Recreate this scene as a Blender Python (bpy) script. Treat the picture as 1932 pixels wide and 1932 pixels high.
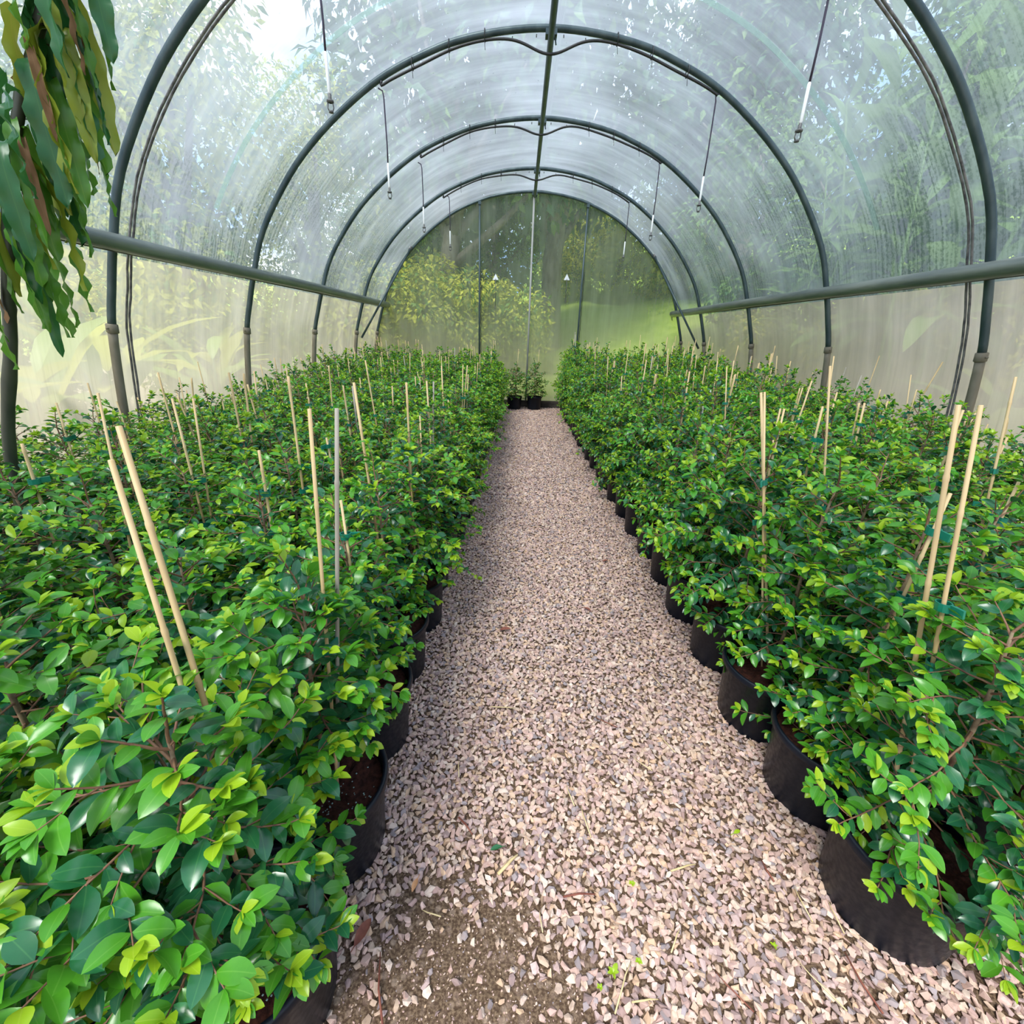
import bpy, bmesh, math, random
import numpy as np
from mathutils import Vector, Matrix, Quaternion

scene = bpy.context.scene
C = scene.collection
for o in list(bpy.data.objects):
    bpy.data.objects.remove(o, do_unlink=True)

# ------------------------------------------------------------------ camera
PITCH, YAW, ROLL, FPX = 0.384879, 0.005224, 0.033071, 824.09
def cam_axes():
    f = Vector((0, math.cos(PITCH), -math.sin(PITCH))); r = Vector((1, 0, 0)); u = Vector((0, math.sin(PITCH), math.cos(PITCH)))
    Rz = Matrix.Rotation(YAW, 3, 'Z'); f, r, u = Rz @ f, Rz @ r, Rz @ u
    return r * math.cos(ROLL) + u * math.sin(ROLL), u * math.cos(ROLL) - r * math.sin(ROLL), f
CR, CU, CF = cam_axes()
CAM = Vector((0, 0, 1.6))
cd = bpy.data.cameras.new('camera'); cam = bpy.data.objects.new('camera', cd); C.objects.link(cam)
cd.sensor_width = 36; cd.lens = FPX / 1932 * 36; cd.clip_start = 0.02; cd.clip_end = 300
m = Matrix.Identity(4)
for i in range(3):
    m[i][0], m[i][1], m[i][2], m[i][3] = CR[i], CU[i], -CF[i], CAM[i]
cam.matrix_world = m
scene.camera = cam

# ------------------------------------------------------------------ sky, sun, exposure
scene.view_settings.view_transform = 'Standard'
scene.view_settings.look = 'None'
scene.view_settings.gamma = 1.0
scene.view_settings.use_curve_mapping = False
scene.view_settings.exposure = 0.76
w = bpy.data.worlds.new('sky'); scene.world = w; w.use_nodes = True
nt = w.node_tree; nt.nodes.clear()
def N(t, typ, **kw):
    n = t.nodes.new(typ)
    for k, v in kw.items(): setattr(n, k, v)
    return n
tc = N(nt, 'ShaderNodeTexCoord'); mp = N(nt, 'ShaderNodeMapping'); mp.inputs['Scale'].default_value = (1.6, 1.6, 3.2)
nz = N(nt, 'ShaderNodeTexNoise'); nz.inputs['Scale'].default_value = 1.7; nz.inputs['Detail'].default_value = 7; nz.inputs['Roughness'].default_value = .58
rp = N(nt, 'ShaderNodeValToRGB'); rp.color_ramp.elements[0].position = .40; rp.color_ramp.elements[0].color = (.36, .58, 1.0, 1)
rp.color_ramp.elements[1].position = .62; rp.color_ramp.elements[1].color = (1.0, 1.0, 1.0, 1)
bg = N(nt, 'ShaderNodeBackground'); bg.inputs['Strength'].default_value = 1.0; ow = N(nt, 'ShaderNodeOutputWorld')
nt.links.new(tc.outputs['Generated'], mp.inputs['Vector']); nt.links.new(mp.outputs['Vector'], nz.inputs['Vector'])
nt.links.new(nz.outputs['Fac'], rp.inputs['Fac']); nt.links.new(rp.outputs['Color'], bg.inputs['Color']); nt.links.new(bg.outputs['Background'], ow.inputs['Surface'])
sl = bpy.data.lights.new('sun', 'SUN'); sl.energy = 3.4; sl.angle = math.radians(24); sl.color = (1, .96, .88)
so = bpy.data.objects.new('sun', sl); C.objects.link(so); so.rotation_euler = (math.radians(28), math.radians(-18), 0)

# ------------------------------------------------------------------ material helpers
MATS = {}
def new_mat(name):
    mt = bpy.data.materials.new(name); mt.use_nodes = True; t = mt.node_tree; t.nodes.clear()
    out = N(t, 'ShaderNodeOutputMaterial'); MATS[name] = mt
    return mt, t, out
def ramp(t, fac, stops):
    r = N(t, 'ShaderNodeValToRGB'); cr = r.color_ramp
    while len(cr.elements) < len(stops): cr.elements.new(.5)
    for e, (p, c) in zip(cr.elements, stops): e.position = p; e.color = (*c, 1)
    t.links.new(fac, r.inputs['Fac']); return r.outputs['Color']
def noise(t, scale, vec=None, detail=4, rough=.55, coord='Object', vscale=None):
    n = N(t, 'ShaderNodeTexNoise'); n.inputs['Scale'].default_value = scale; n.inputs['Detail'].default_value = detail; n.inputs['Roughness'].default_value = rough
    if vec is None: vec = N(t, 'ShaderNodeTexCoord').outputs[coord]
    if vscale:
        mp = N(t, 'ShaderNodeMapping'); mp.inputs['Scale'].default_value = vscale; t.links.new(vec, mp.inputs['Vector']); vec = mp.outputs['Vector']
    t.links.new(vec, n.inputs['Vector']); return n.outputs['Fac']
def math_(t, op, a, b=None, c=None, clamp=False):
    n = N(t, 'ShaderNodeMath', operation=op); n.use_clamp = clamp
    for i, v in enumerate((a, b, c)):
        if v is None: continue
        if isinstance(v, (int, float)): n.inputs[i].default_value = v
        else: t.links.new(v, n.inputs[i])
    return n.outputs[0]
def mrange(t, v, a, b, c=0., d=1., smooth=True):
    n = N(t, 'ShaderNodeMapRange'); n.interpolation_type = 'SMOOTHSTEP' if smooth else 'LINEAR'
    t.links.new(v, n.inputs[0])
    for i, x in enumerate((a, b, c, d)): n.inputs[i + 1].default_value = x
    return n.outputs[0]
def mixc(t, f, a, b):
    n = N(t, 'ShaderNodeMix', data_type='RGBA')
    if isinstance(f, (int, float)): n.inputs[0].default_value = f
    else: t.links.new(f, n.inputs[0])
    for i, v in ((6, a), (7, b)):
        if isinstance(v, tuple): n.inputs[i].default_value = (*v, 1)
        else: t.links.new(v, n.inputs[i])
    return n.outputs[2]
def mixs(t, f, a, b):
    n = N(t, 'ShaderNodeMixShader')
    if isinstance(f, (int, float)): n.inputs[0].default_value = f
    else: t.links.new(f, n.inputs[0])
    t.links.new(a, n.inputs[1]); t.links.new(b, n.inputs[2]); return n.outputs[0]
def bsdf(t, kind, color=(.8, .8, .8), rough=None):
    n = N(t, kind)
    if isinstance(color, tuple): n.inputs['Color'].default_value = (*color, 1)
    else: t.links.new(color, n.inputs['Color'])
    if rough is not None: n.inputs['Roughness'].default_value = rough
    return n.outputs[0]
def princ(t, color, rough=.5, metal=0., spec=.5, bump=None, bstr=.3, bdist=.01):
    n = N(t, 'ShaderNodeBsdfPrincipled')
    if isinstance(color, tuple): n.inputs['Base Color'].default_value = (*color, 1)
    else: t.links.new(color, n.inputs['Base Color'])
    if isinstance(rough, (int, float)): n.inputs['Roughness'].default_value = rough
    else: t.links.new(rough, n.inputs['Roughness'])
    n.inputs['Metallic'].default_value = metal; n.inputs['Specular IOR Level'].default_value = spec
    if bump is not None:
        b = N(t, 'ShaderNodeBump'); b.inputs['Strength'].default_value = bstr; b.inputs['Distance'].default_value = bdist
        t.links.new(bump, b.inputs['Height']); t.links.new(b.outputs[0], n.inputs['Normal'])
    return n.outputs[0]
def simple(name, c1, c2=None, scale=20, rough=.5, metal=0., spec=.5, vscale=None, bump=0.):
    mt, t, out = new_mat(name)
    nzv = noise(t, scale, vscale=vscale)
    col = ramp(t, nzv, [(.35, c1), (.65, c2 or c1)])
    t.links.new(princ(t, col, rough, metal, spec, nzv if bump else None, bump), out.inputs['Surface'])
    return mt

def leaf_mat(name, dark, light, edge, rough=.3, trans=.3, spec=.5):
    """glossy leaf: u across the blade, midrib at u=.5"""
    mt, t, out = new_mat(name)
    uv = N(t, 'ShaderNodeUVMap').outputs[0]; sep = N(t, 'ShaderNodeSeparateXYZ'); t.links.new(uv, sep.inputs[0])
    d = math_(t, 'ABSOLUTE', math_(t, 'SUBTRACT', sep.outputs[0], .5))
    n1 = noise(t, 9, coord='Object'); ri = N(t, 'ShaderNodeNewGeometry').outputs['Random Per Island']
    f = math_(t, 'MULTIPLY_ADD', ri, .75, math_(t, 'MULTIPLY', n1, .3), clamp=True)
    col = mixc(t, f, dark, light)
    col = mixc(t, mrange(t, d, .0, .04, .42, 0.), col, edge)
    col = mixc(t, mrange(t, d, .44, .5, 0., .35), col, edge)
    p = princ(t, col, rough, 0, spec)
    tr = bsdf(t, 'ShaderNodeBsdfTranslucent', mixc(t, .5, col, edge))
    t.links.new(mixs(t, trans, p, tr), out.inputs['Surface'])
    return mt
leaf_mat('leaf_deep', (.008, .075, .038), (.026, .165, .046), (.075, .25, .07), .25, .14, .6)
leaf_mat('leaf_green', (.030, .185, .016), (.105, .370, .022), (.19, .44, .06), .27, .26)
leaf_mat('leaf_lime', (.200, .430, .012), (.440, .620, .025), (.52, .66, .08), .31, .40)
leaf_mat('leaf_bronze', (.070, .100, .016), (.17, .17, .025), (.26, .25, .07), .4, .3)
LEAFM = ['leaf_deep', 'leaf_green', 'leaf_lime', 'leaf_bronze']
leaf_mat('strap_dark', (.012, .085, .035), (.030, .150, .030), (.06, .20, .04), .33, .25)
leaf_mat('strap_green', (.040, .170, .018), (.110, .290, .030), (.20, .36, .05), .36, .35)
leaf_mat('strap_yellow', (.16, .26, .02), (.28, .34, .03), (.34, .30, .06), .42, .35)
leaf_mat('strap_brown', (.11, .055, .028), (.26, .15, .075), (.30, .20, .11), .7, .2, .2)
leaf_mat('tree_dark', (.020, .075, .028), (.050, .150, .045), (.10, .2, .06), .5, .30, .3)
leaf_mat('tree_mid', (.090, .200, .035), (.200, .340, .060), (.2, .32, .08), .5, .38, .3)
leaf_mat('tree_gold', (.36, .41, .035), (.66, .66, .08), (.5, .5, .1), .5, .42, .3)
leaf_mat('banana_leaf', (.20, .36, .05), (.40, .54, .09), (.5, .6, .2), .4, .45, .4)
simple('twig', (.16, .07, .045), (.26, .14, .075), 40, .7)
simple('stem_bark', (.13, .085, .05), (.30, .22, .13), 30, .8, bump=.4)
simple('dark_cane', (.022, .028, .020), (.055, .062, .040), 12, .5, vscale=(1, 1, .3))
simple('tree_bark', (.10, .085, .065), (.26, .23, .19), 5, .9, vscale=(1, 1, .3), bump=.5)
simple('bamboo', (.50, .34, .15), (.74, .57, .32), 22, .5, vscale=(1, 1, .12))
simple('bamboo_node', (.36, .23, .10), (.52, .36, .18), 30, .6)
simple('bamboo_grey', (.30, .27, .22), (.44, .40, .33), 22, .6, vscale=(1, 1, .12))
simple('tie_tape', (.006, .13, .085), (.010, .19, .12), 30, .35)
simple('soil', (.020, .007, .005), (.062, .020, .013), 60, .95, spec=.2, bump=.8)
simple('fertiliser', (.16, .26, .25), (.30, .42, .40), 200, .7)
simple('galvanised', (.030, .052, .060), (.070, .100, .105), 6, .42, .35, vscale=(1, 1, .4))
simple('galvanised_rail', (.13, .155, .145), (.24, .265, .235), 4, .40, .45, vscale=(3, .35, 3))
simple('old_post', (.11, .095, .065), (.21, .19, .145), 7, .6, .1, vscale=(1, 1, .3))
simple('pale_post', (.26, .26, .25), (.40, .39, .37), 7, .6, vscale=(1, 1, .3))
simple('black_hose', (.010, .010, .012), (.022, .022, .024), 15, .45)
simple('dropper_tube', (.020, .014, .034), (.040, .028, .055), 15, .45)
simple('white_plastic', (.72, .74, .75), (.82, .83, .83), 15, .4)
simple('grey_nozzle', (.05, .05, .05), (.12, .12, .12), 60, .5)
simple('cable_grey', (.060, .058, .060), (.19, .18, .17), 18, .6, vscale=(1, 1, 1))
simple('board', (.035, .028, .024), (.075, .062, .05), 12, .85, vscale=(.3, 1, 1))
simple('straw', (.50, .38, .17), (.70, .57, .32), 30, .7)
simple('dry_red', (.14, .035, .022), (.26, .085, .05), 30, .7)
simple('dry_orange', (.52, .24, .10), (.62, .33, .16), 30, .7)
def ground_mat():
    # sunny lawn behind the tunnel, dry bare earth with straw along both of its sides
    mt, t, out = new_mat('lawn'); tco = N(t, 'ShaderNodeTexCoord').outputs['Object']
    sp = N(t, 'ShaderNodeSeparateXYZ'); t.links.new(tco, sp.inputs[0])
    n1 = noise(t, 2.2); n2 = noise(t, 1.1, detail=6)
    grass = ramp(t, n1, [(.35, (.32, .50, .06)), (.65, (.48, .64, .12))])
    earth = ramp(t, n2, [(.35, (.50, .40, .29)), (.65, (.66, .57, .42))])
    f = mrange(t, math_(t, 'MULTIPLY_ADD', n2, 1.5, sp.outputs[1]), 12.4, 13.4)
    t.links.new(princ(t, mixc(t, f, earth, grass), .9, 0, .1), out.inputs['Surface'])
ground_mat()

def pot_mat():
    mt, t, out = new_mat('black_pot')
    n1 = noise(t, 5, vscale=(1, 1, .35)); n2 = noise(t, 60)
    col = ramp(t, n1, [(.35, (.003, .005, .010)), (.7, (.006, .009, .016))])
    dust = math_(t, 'MULTIPLY', mrange(t, n1, .55, .8), .05)
    col = mixc(t, dust, col, (.055, .040, .030))
    r = mrange(t, n2, .3, .7, .34, .50)
    t.links.new(princ(t, col, r, 0, .28), out.inputs['Surface'])
pot_mat()

def stone_mat():
    mt, t, out = new_mat('gravel_stone')
    at = N(t, 'ShaderNodeAttribute'); at.attribute_name = 'tone'
    n1 = noise(t, 90, coord='Object', detail=3)
    col = mixc(t, mrange(t, n1, .35, .7, .0, .45), at.outputs['Color'], (.30, .21, .17))
    t.links.new(princ(t, col, .72, 0, .3, n1, .25, .004), out.inputs['Surface'])
stone_mat()
def floor_mat():
    mt, t, out = new_mat('gravel_ground')
    vo = N(t, 'ShaderNodeTexVoronoi'); vo.inputs['Scale'].default_value = 44; tcx = N(t, 'ShaderNodeTexCoord')
    t.links.new(tcx.outputs['Object'], vo.inputs['Vector'])
    sep = N(t, 'ShaderNodeSeparateColor'); t.links.new(vo.outputs['Color'], sep.inputs[0])
    n1 = noise(t, 3.5, detail=5); n2 = noise(t, 130, detail=3)
    earth = mixc(t, mrange(t, n2, .4, .66), (.070, .042, .026), (.19, .13, .082))
    peb = ramp(t, sep.outputs[0], [(.0, (.20, .13, .10)), (.5, (.42, .30, .24)), (1., (.52, .40, .31))])
    far = mrange(t, vo.outputs['Distance'], .25, .5, 1., .0)
    mixv = mixc(t, math_(t, 'MULTIPLY', far, mrange(t, n1, .35, .6, .05, .35)), earth, peb)
    t.links.new(princ(t, mixv, .9, 0, .2, n2, .5, .01), out.inputs['Surface'])
floor_mat()

def film_mat(name, tint, haze, clear, kind):
    """greenhouse polythene: see-through share, white scattering share, dirt with streaks running down the sheet. UV: u = metres along the arc from the ridge, v = metres along the tunnel."""
    mt, t, out = new_mat(name)
    uv = N(t, 'ShaderNodeUVMap').outputs[0]; sep = N(t, 'ShaderNodeSeparateXYZ'); t.links.new(uv, sep.inputs[0])
    u = sep.outputs[0]
    st = noise(t, 1., uv, 6, .62, vscale=(.40, 4.5, 1))         # streaks along the arc
    st2 = noise(t, 1., uv, 5, .6, vscale=(1.5, 34, 1))
    bl = noise(t, .8, uv, 5, .55)                                # broad patches
    sp = noise(t, 38., uv, 4, .65)                               # specks
    cl = math_(t, 'ADD', clear, math_(t, 'MULTIPLY', math_(t, 'SUBTRACT', .5, st), .34 if kind == 'roof' else .42))
    cl = math_(t, 'ADD', cl, math_(t, 'MULTIPLY', math_(t, 'SUBTRACT', bl, .5), .60))
    hz = mixc(t, mrange(t, st, .35, .7), haze, tuple(min(1, x * 1.12) for x in haze))
    if kind == 'roof':
        band = math_(t, 'MULTIPLY', mrange(t, u, 2.2, 3.4), 1.)
        alg = math_(t, 'MULTIPLY', mrange(t, math_(t, 'ADD', math_(t, 'MULTIPLY', st2, .6), math_(t, 'MULTIPLY', sp, .5)), .50, .66), band)
        alg = math_(t, 'MULTIPLY', alg, mrange(t, bl, .40, .57, .05, 1.))
        dots = math_(t, 'MULTIPLY', mrange(t, noise(t, 26., uv, 2, .5), .70, .74), .35)
        dirt = math_(t, 'MAXIMUM', math_(t, 'MULTIPLY', alg, .62), dots)
        dcol = (.045, .085, .060)
        cl = math_(t, 'SUBTRACT', cl, math_(t, 'MULTIPLY', mrange(t, u, .0, 1.4, .10, 0.), 1.))
    else:
        low = mrange(t, u, .2, 1.6) if kind == 'side' else mrange(t, u, 1.7, 3.6)
        cl = math_(t, 'SUBTRACT', cl, math_(t, 'MULTIPLY', low, .30 if kind == 'side' else .44))
        hz = mixc(t, low, hz, (.78, .70, .60) if kind == 'side' else (.66, .60, .51))
        dirt = math_(t, 'MULTIPLY', mrange(t, st2, .52, .72), math_(t, 'MULTIPLY_ADD', low, .22, .05))
        dcol = (.16, .13, .085)
    cl = math_(t, 'MINIMUM', math_(t, 'MAXIMUM', cl, .12), .86)
    scat = mixs(t, .30, bsdf(t, 'ShaderNodeBsdfTranslucent', hz), bsdf(t, 'ShaderNodeBsdfDiffuse', hz))
    film = mixs(t, cl, scat, bsdf(t, 'ShaderNodeBsdfTransparent', tint))
    lw = N(t, 'ShaderNodeLayerWeight'); lw.inputs[0].default_value = .35
    gl = math_(t, 'MULTIPLY', math_(t, 'POWER', lw.outputs['Facing'], 2.5), .30)
    film = mixs(t, gl, film, bsdf(t, 'ShaderNodeBsdfGlossy', (.95, .96, 1.), .28))
    dirty = mixs(t, .5, bsdf(t, 'ShaderNodeBsdfDiffuse', dcol), bsdf(t, 'ShaderNodeBsdfTranslucent', dcol))
    film = mixs(t, dirt, film, dirty)
    t.links.new(film, out.inputs['Surface'])
film_mat('film_roof', (.91, .955, .965), (.575, .635, .715), .59, 'roof')
film_mat('film_side', (.95, .96, .90), (.74, .70, .60), .50, 'side')
film_mat('film_side_dusty', (.95, .95, .91), (.80, .71, .63), .36, 'side')
film_mat('film_back', (.95, .97, .95), (.50, .54, .52), .64, 'back')
def tape_mat():
    mt, t, out = new_mat('seam_tape')
    n1 = noise(t, 6); c = ramp(t, n1, [(.3, (.34, .44, .40)), (.7, (.46, .54, .50))])
    s = mixs(t, .72, bsdf(t, 'ShaderNodeBsdfTranslucent', c), bsdf(t, 'ShaderNodeBsdfTransparent', (.86, .92, .89)))
    t.links.new(s, out.inputs['Surface'])
tape_mat()

# ------------------------------------------------------------------ mesh helpers
class MB:
    def __init__(s): s.v = []; s.f = []; s.m = []; s.uv = []
    def add(s, vs, fs, mi=0, uvs=None):
        b = len(s.v); s.v.extend(vs)
        for k, f in enumerate(fs):
            s.f.append(tuple(b + i for i in f)); s.m.append(mi)
            s.uv.append([uvs[i] for i in f] if uvs else None)
    def tube(s, pts, rad, seg=6, mi=0, cap=True):
        pts = [Vector(p) for p in pts]; n = len(pts)
        rads = rad if isinstance(rad, (list, tuple)) else [rad] * n
        tan = [(pts[min(i + 1, n - 1)] - pts[max(i - 1, 0)]).normalized() for i in range(n)]
        a = Vector((0, 0, 1)) if abs(tan[0].z) < .9 else Vector((1, 0, 0))
        x = tan[0].cross(a).normalized(); vs = []
        for i in range(n):
            x = (x - tan[i] * x.dot(tan[i])).normalized(); y = tan[i].cross(x)
            for k in range(seg):
                t = 2 * math.pi * k / seg; vs.append(tuple(pts[i] + (x * math.cos(t) + y * math.sin(t)) * rads[i]))
        fs = [(i * seg + k, i * seg + (k + 1) % seg, (i + 1) * seg + (k + 1) % seg, (i + 1) * seg + k) for i in range(n - 1) for k in range(seg)]
        if cap: fs += [tuple(range(seg))[::-1], tuple((n - 1) * seg + k for k in range(seg))]
        s.add(vs, fs, mi)
    def lathe(s, prof, seg=24, c=(0, 0, 0), mi=0, squash=(1, 1)):
        vs = []
        for r, z in prof:
            for k in range(seg):
                t = 2 * math.pi * k / seg; vs.append((c[0] + r * math.cos(t) * squash[0], c[1] + r * math.sin(t) * squash[1], c[2] + z))
        fs = [(i * seg + k, i * seg + (k + 1) % seg, (i + 1) * seg + (k + 1) % seg, (i + 1) * seg + k) for i in range(len(prof) - 1) for k in range(seg)]
        s.add(vs, fs, mi)
    def box(s, a, b, mi=0):
        x0, y0, z0 = a; x1, y1, z1 = b
        vs = [(x0, y0, z0), (x1, y0, z0), (x1, y1, z0), (x0, y1, z0), (x0, y0, z1), (x1, y0, z1), (x1, y1, z1), (x0, y1, z1)]
        s.add(vs, [(0, 3, 2, 1), (4, 5, 6, 7), (0, 1, 5, 4), (1, 2, 6, 5), (2, 3, 7, 6), (3, 0, 4, 7)], mi)
    def mesh(s, name, mats, smooth=True):
        me = bpy.data.meshes.new(name); me.from_pydata(s.v, [], s.f)
        for mm in ([mats] if isinstance(mats, str) else mats): me.materials.append(MATS[mm])
        me.polygons.foreach_set('material_index', s.m)
        if any(u is not None for u in s.uv):
            ul = me.uv_layers.new(name='UVMap'); flat = []
            for f, u in zip(s.f, s.uv):
                for k in range(len(f)): flat.extend(u[k] if u else (0, 0))
            ul.data.foreach_set('uv', flat)
        if smooth: me.polygons.foreach_set('use_smooth', [True] * len(me.polygons))
        me.update(); return me
def obj(name, me, parent=None, loc=None):
    o = bpy.data.objects.new(name, me); C.objects.link(o)
    if loc is not None: o.location = loc
    if parent is not None: o.parent = parent
    return o
def tag(o, label=None, cat=None, group=None, kind=None):
    if label: o['label'] = label
    if cat: o['category'] = cat
    if group: o['group'] = group
    if kind: o['kind'] = kind
    return o
def thing(name, label, cat, loc=(0, 0, 0), group=None):
    o = bpy.data.objects.new(name, None); C.objects.link(o); o.location = loc; o.empty_display_size = .1
    return tag(o, label, cat, group)

# ------------------------------------------------------------------ the tunnel: profile, sheets, hoops
XC = 0.195
HALF = [(0., 3.66), (.5, 3.61), (1.0, 3.55), (1.55, 3.46), (1.85, 3.37), (2.15, 3.265), (2.6, 3.07), (3.1, 2.70), (3.45, 2.34), (3.75, 1.94), (3.95, 1.60), (4.10, 1.24), (4.21, .90), (4.29, .45), (4.32, 0.)]
def catmull(P, n):
    P = [Vector(p) for p in P]; out = []
    for i in range(len(P) - 1):
        p0, p1, p2, p3 = P[max(i - 1, 0)], P[i], P[i + 1], P[min(i + 2, len(P) - 1)]
        for k in range(n):
            t = k / n; out.append(.5 * ((2 * p1) + (p2 - p0) * t + (2 * p0 - 5 * p1 + 4 * p2 - p3) * t * t + (3 * p1 - p0 - 3 * p2 + p3) * t ** 3))
    out.append(P[-1]); return out
full = [(XC - h, 0, z) for z, h in HALF] + [(XC + h, 0, z) for z, h in HALF[::-1][1:]]
PROF = catmull(full, 4)                      # left foot -> ridge -> right foot at y=0
def offset_prof(d):
    out = []
    for i, p in enumerate(PROF):
        t = (PROF[min(i + 1, len(PROF) - 1)] - PROF[max(i - 1, 0)]).normalized(); n = Vector((-t.z, 0, t.x))
        out.append(p + n * d)
    return out
HY = [1.87, 3.734, 5.593, 7.453, 9.368, 10.718]
YF, YB = -1.4, 10.76
SHEET = offset_prof(.04)
def film(name, idx, mat, ys, arc0_at_ridge=True):
    mb = MB(); P = [SHEET[i] for i in idx]; rid = min(range(len(SHEET)), key=lambda i: abs(SHEET[i].x - XC))
    arc = [0.]
    for a, b in zip(SHEET, SHEET[1:]): arc.append(arc[-1] + (b - a).length)
    rnd = random.Random(5); vs = []; uvs = []
    top = max(SHEET[i].z for i in idx)
    for y in ys:
        near = min(abs(y - h) for h in HY)
        for i, p in zip(idx, P):
            sag = .028 * min(1, near / .9) * (1 if 0 < i < len(SHEET) - 1 else 0)
            q = Vector((XC, 0, 1.8)) - p; q.y = 0; q.normalize()
            rr = q * (sag + .005 * math.sin(y * 9 + i * .7))
            vs.append((p.x + rr.x, y, p.z + rr.z))
            a = abs(arc[i] - arc[rid]) if arc0_at_ridge else top - p.z
            uvs.append((a, y + (30 if p.x > XC else 0)))
    n = len(idx)
    fs = [(j * n + i, j * n + i + 1, (j + 1) * n + i + 1, (j + 1) * n + i) for j in range(len(ys) - 1) for i in range(n - 1)]
    mb.add(vs, fs, 0, uvs)
    o = obj(name, mb.mesh(name, mat)); tag(o, kind='structure'); return o
ysl = [YF + (YB - YF) * k / 72 for k in range(73)]
iL = max(i for i in range(len(SHEET) // 2) if SHEET[i].z < 2.16)
iR = len(SHEET) - 1 - iL
film('wall_left', list(range(0, iL + 1)), 'film_side', ysl, False)
film('wall_right', list(range(iR, len(SHEET))), 'film_side_dusty', ysl, False)
film('ceiling', list(range(iL, iR + 1)), 'film_roof', ysl)
# end wall sheet: fan of vertical strips under the last hoop
mb = MB(); vs = []; uvs = []; NZ = 24
for p in SHEET[::2]:
    for k in range(NZ + 1):
        z = p.z * k / NZ; wob = .012 * math.sin(p.x * 5 + z * .6)
        vs.append((p.x, YB + wob, z)); uvs.append((4.35 - z, p.x + 60))
nn = NZ + 1; cnt = len(SHEET[::2])
# build as a grid in x by z so strips do not fold where the wall is undercut
vs = []; uvs = []; xs = [XC - 3.64 + 7.28 * k / 60 for k in range(61)]
def top_z(x):
    h = abs(x - XC)
    for (z0, h0), (z1, h1) in zip(HALF, HALF[1:]):
        if h1 <= h <= h0: return z0 + (z1 - z0) * (h0 - h) / (h0 - h1) + .03
    return .02
for x in xs:
    for k in range(nn):
        z = top_z(x) * k / NZ; vs.append((x, YB + .012 * math.sin(x * 5 + z * .6), z)); uvs.append((4.35 - z, x + 60))
mb.add(vs, [(i * nn + k, (i + 1) * nn + k, (i + 1) * nn + k + 1, i * nn + k + 1) for i in range(60) for k in range(NZ)], 0, uvs)
tag(obj('wall_back', mb.mesh('wall_back', 'film_back')), kind='structure')

# ground inside
mb = MB(); mb.box((XC - 3.9, YF - 1, -.25), (XC + 3.9, YB + .15, 0))
FLOOR = tag(obj('floor', mb.mesh('floor', 'gravel_ground', False)), kind='structure')

hoop_pts = [p for p in PROF]
names = ['nearest the tunnel mouth beside the drooping plant', 'next to the twin cable loop', 'second in from the twin cable loop, black hose tied beneath', 'third before the end wall, black hose tied beneath', 'just before the end wall, diagonal braces at its feet', 'framing the end wall sheet']
for k, y in enumerate(HY):
    t = thing('tunnel_hoop', 'dark steel arch hoop ' + names[k], 'hoop', (XC, y, 0), 'hoops carrying the tunnel sheet')
    r = .029 if k < 5 else .027
    lo = [p for p in PROF if p.x < XC and p.z <= 1.55]; hi = [p for p in PROF if p.z > 1.50]
    ro = [p for p in PROF if p.x > XC and p.z <= 1.55]
    mb = MB(); mb.tube([Vector((p.x - XC, 0, p.z)) for p in hi], r, 10); obj('arch_tube', mb.mesh('arch_tube', 'galvanised'), t)
    for part in (lo, ro):
        mb = MB(); mb.tube([Vector((p.x - XC, 0, p.z)) for p in part], r * 1.13, 10); lg = obj('leg', mb.mesh('leg', 'old_post'), t)
        j = max(part, key=lambda p: p.z); q = Vector((j.x - XC, 0, j.z)); d = Vector((-.12 if j.x > XC else .12, 0, 1)).normalized()
        mb = MB(); mb.tube([q - d * .035, q - d * .03, q + d * .03, q + d * .035], [r * 1.2, r * 1.42, r * 1.42, r * 1.2], 10)
        mb.tube([q + Vector((0, -.03, 0)), q + Vector((0, -.055, 0))], .008, 6); obj('collar', mb.mesh('collar', 'old_post'), lg)
    mb = MB(); mb.box((-.055, -.045, 4.255), (.055, .045, 4.30)); mb.tube([(.04, 0, 4.25), (.05, 0, 4.20)], .008, 6)
    obj('ridge_clamp', mb.mesh('ridge_clamp', 'galvanised', False), t)
    for s in (.12, -.14, .33, -.37, .6, -.62):
        mb = MB(); mb.tube([(s, -.0, 4.285 - abs(s) * .09), (s * 1.01, -.005, 4.262 - abs(s) * .09)], .005, 5); obj('screw_tip', mb.mesh('screw_tip', 'grey_nozzle'), t)

# twin cable following the sheet just behind the second hoop, and the taped seam
t = thing('cable_loop', 'pair of thin twisted grey cables arched beside a thick hoop', 'cable', (XC, 3.90, 0))
for s in (-.016, .016):
    pts = [Vector((p.x - XC + .002 * math.sin(i * 2.1 + s * 99), s + .004 * math.sin(i * .9), p.z)) for i, p in enumerate(offset_prof(.005))]
    mb = MB(); mb.tube(pts, .0085, 6); obj('cable', mb.mesh('cable', 'cable_grey'), t)
mb = MB(); P = offset_prof(.012); vs = []
sel = [p for p in P if p.z > 2.5]
for p in sel:
    for dy in (-.035, .035): vs.append((p.x, 4.8 + dy, p.z))
for p in [q for q in offset_prof(.016) if q.z > 2.5]:
    for dy in (-.035, .035): vs.append((p.x, 4.8 + dy, p.z))
n = len(sel); fs = [(2 * i, 2 * i + 1, 2 * i + 3, 2 * i + 2) for i in range(n - 1)] + [(2 * n + 2 * i, 2 * n + 2 * i + 2, 2 * n + 2 * i + 3, 2 * n + 2 * i + 1) for i in range(n - 1)]
mb.add(vs, fs); tag(obj('seam_tape', mb.mesh('seam_tape', 'seam_tape')), 'faint greenish tape seam arching across the clear roof sheet', 'tape')

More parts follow.
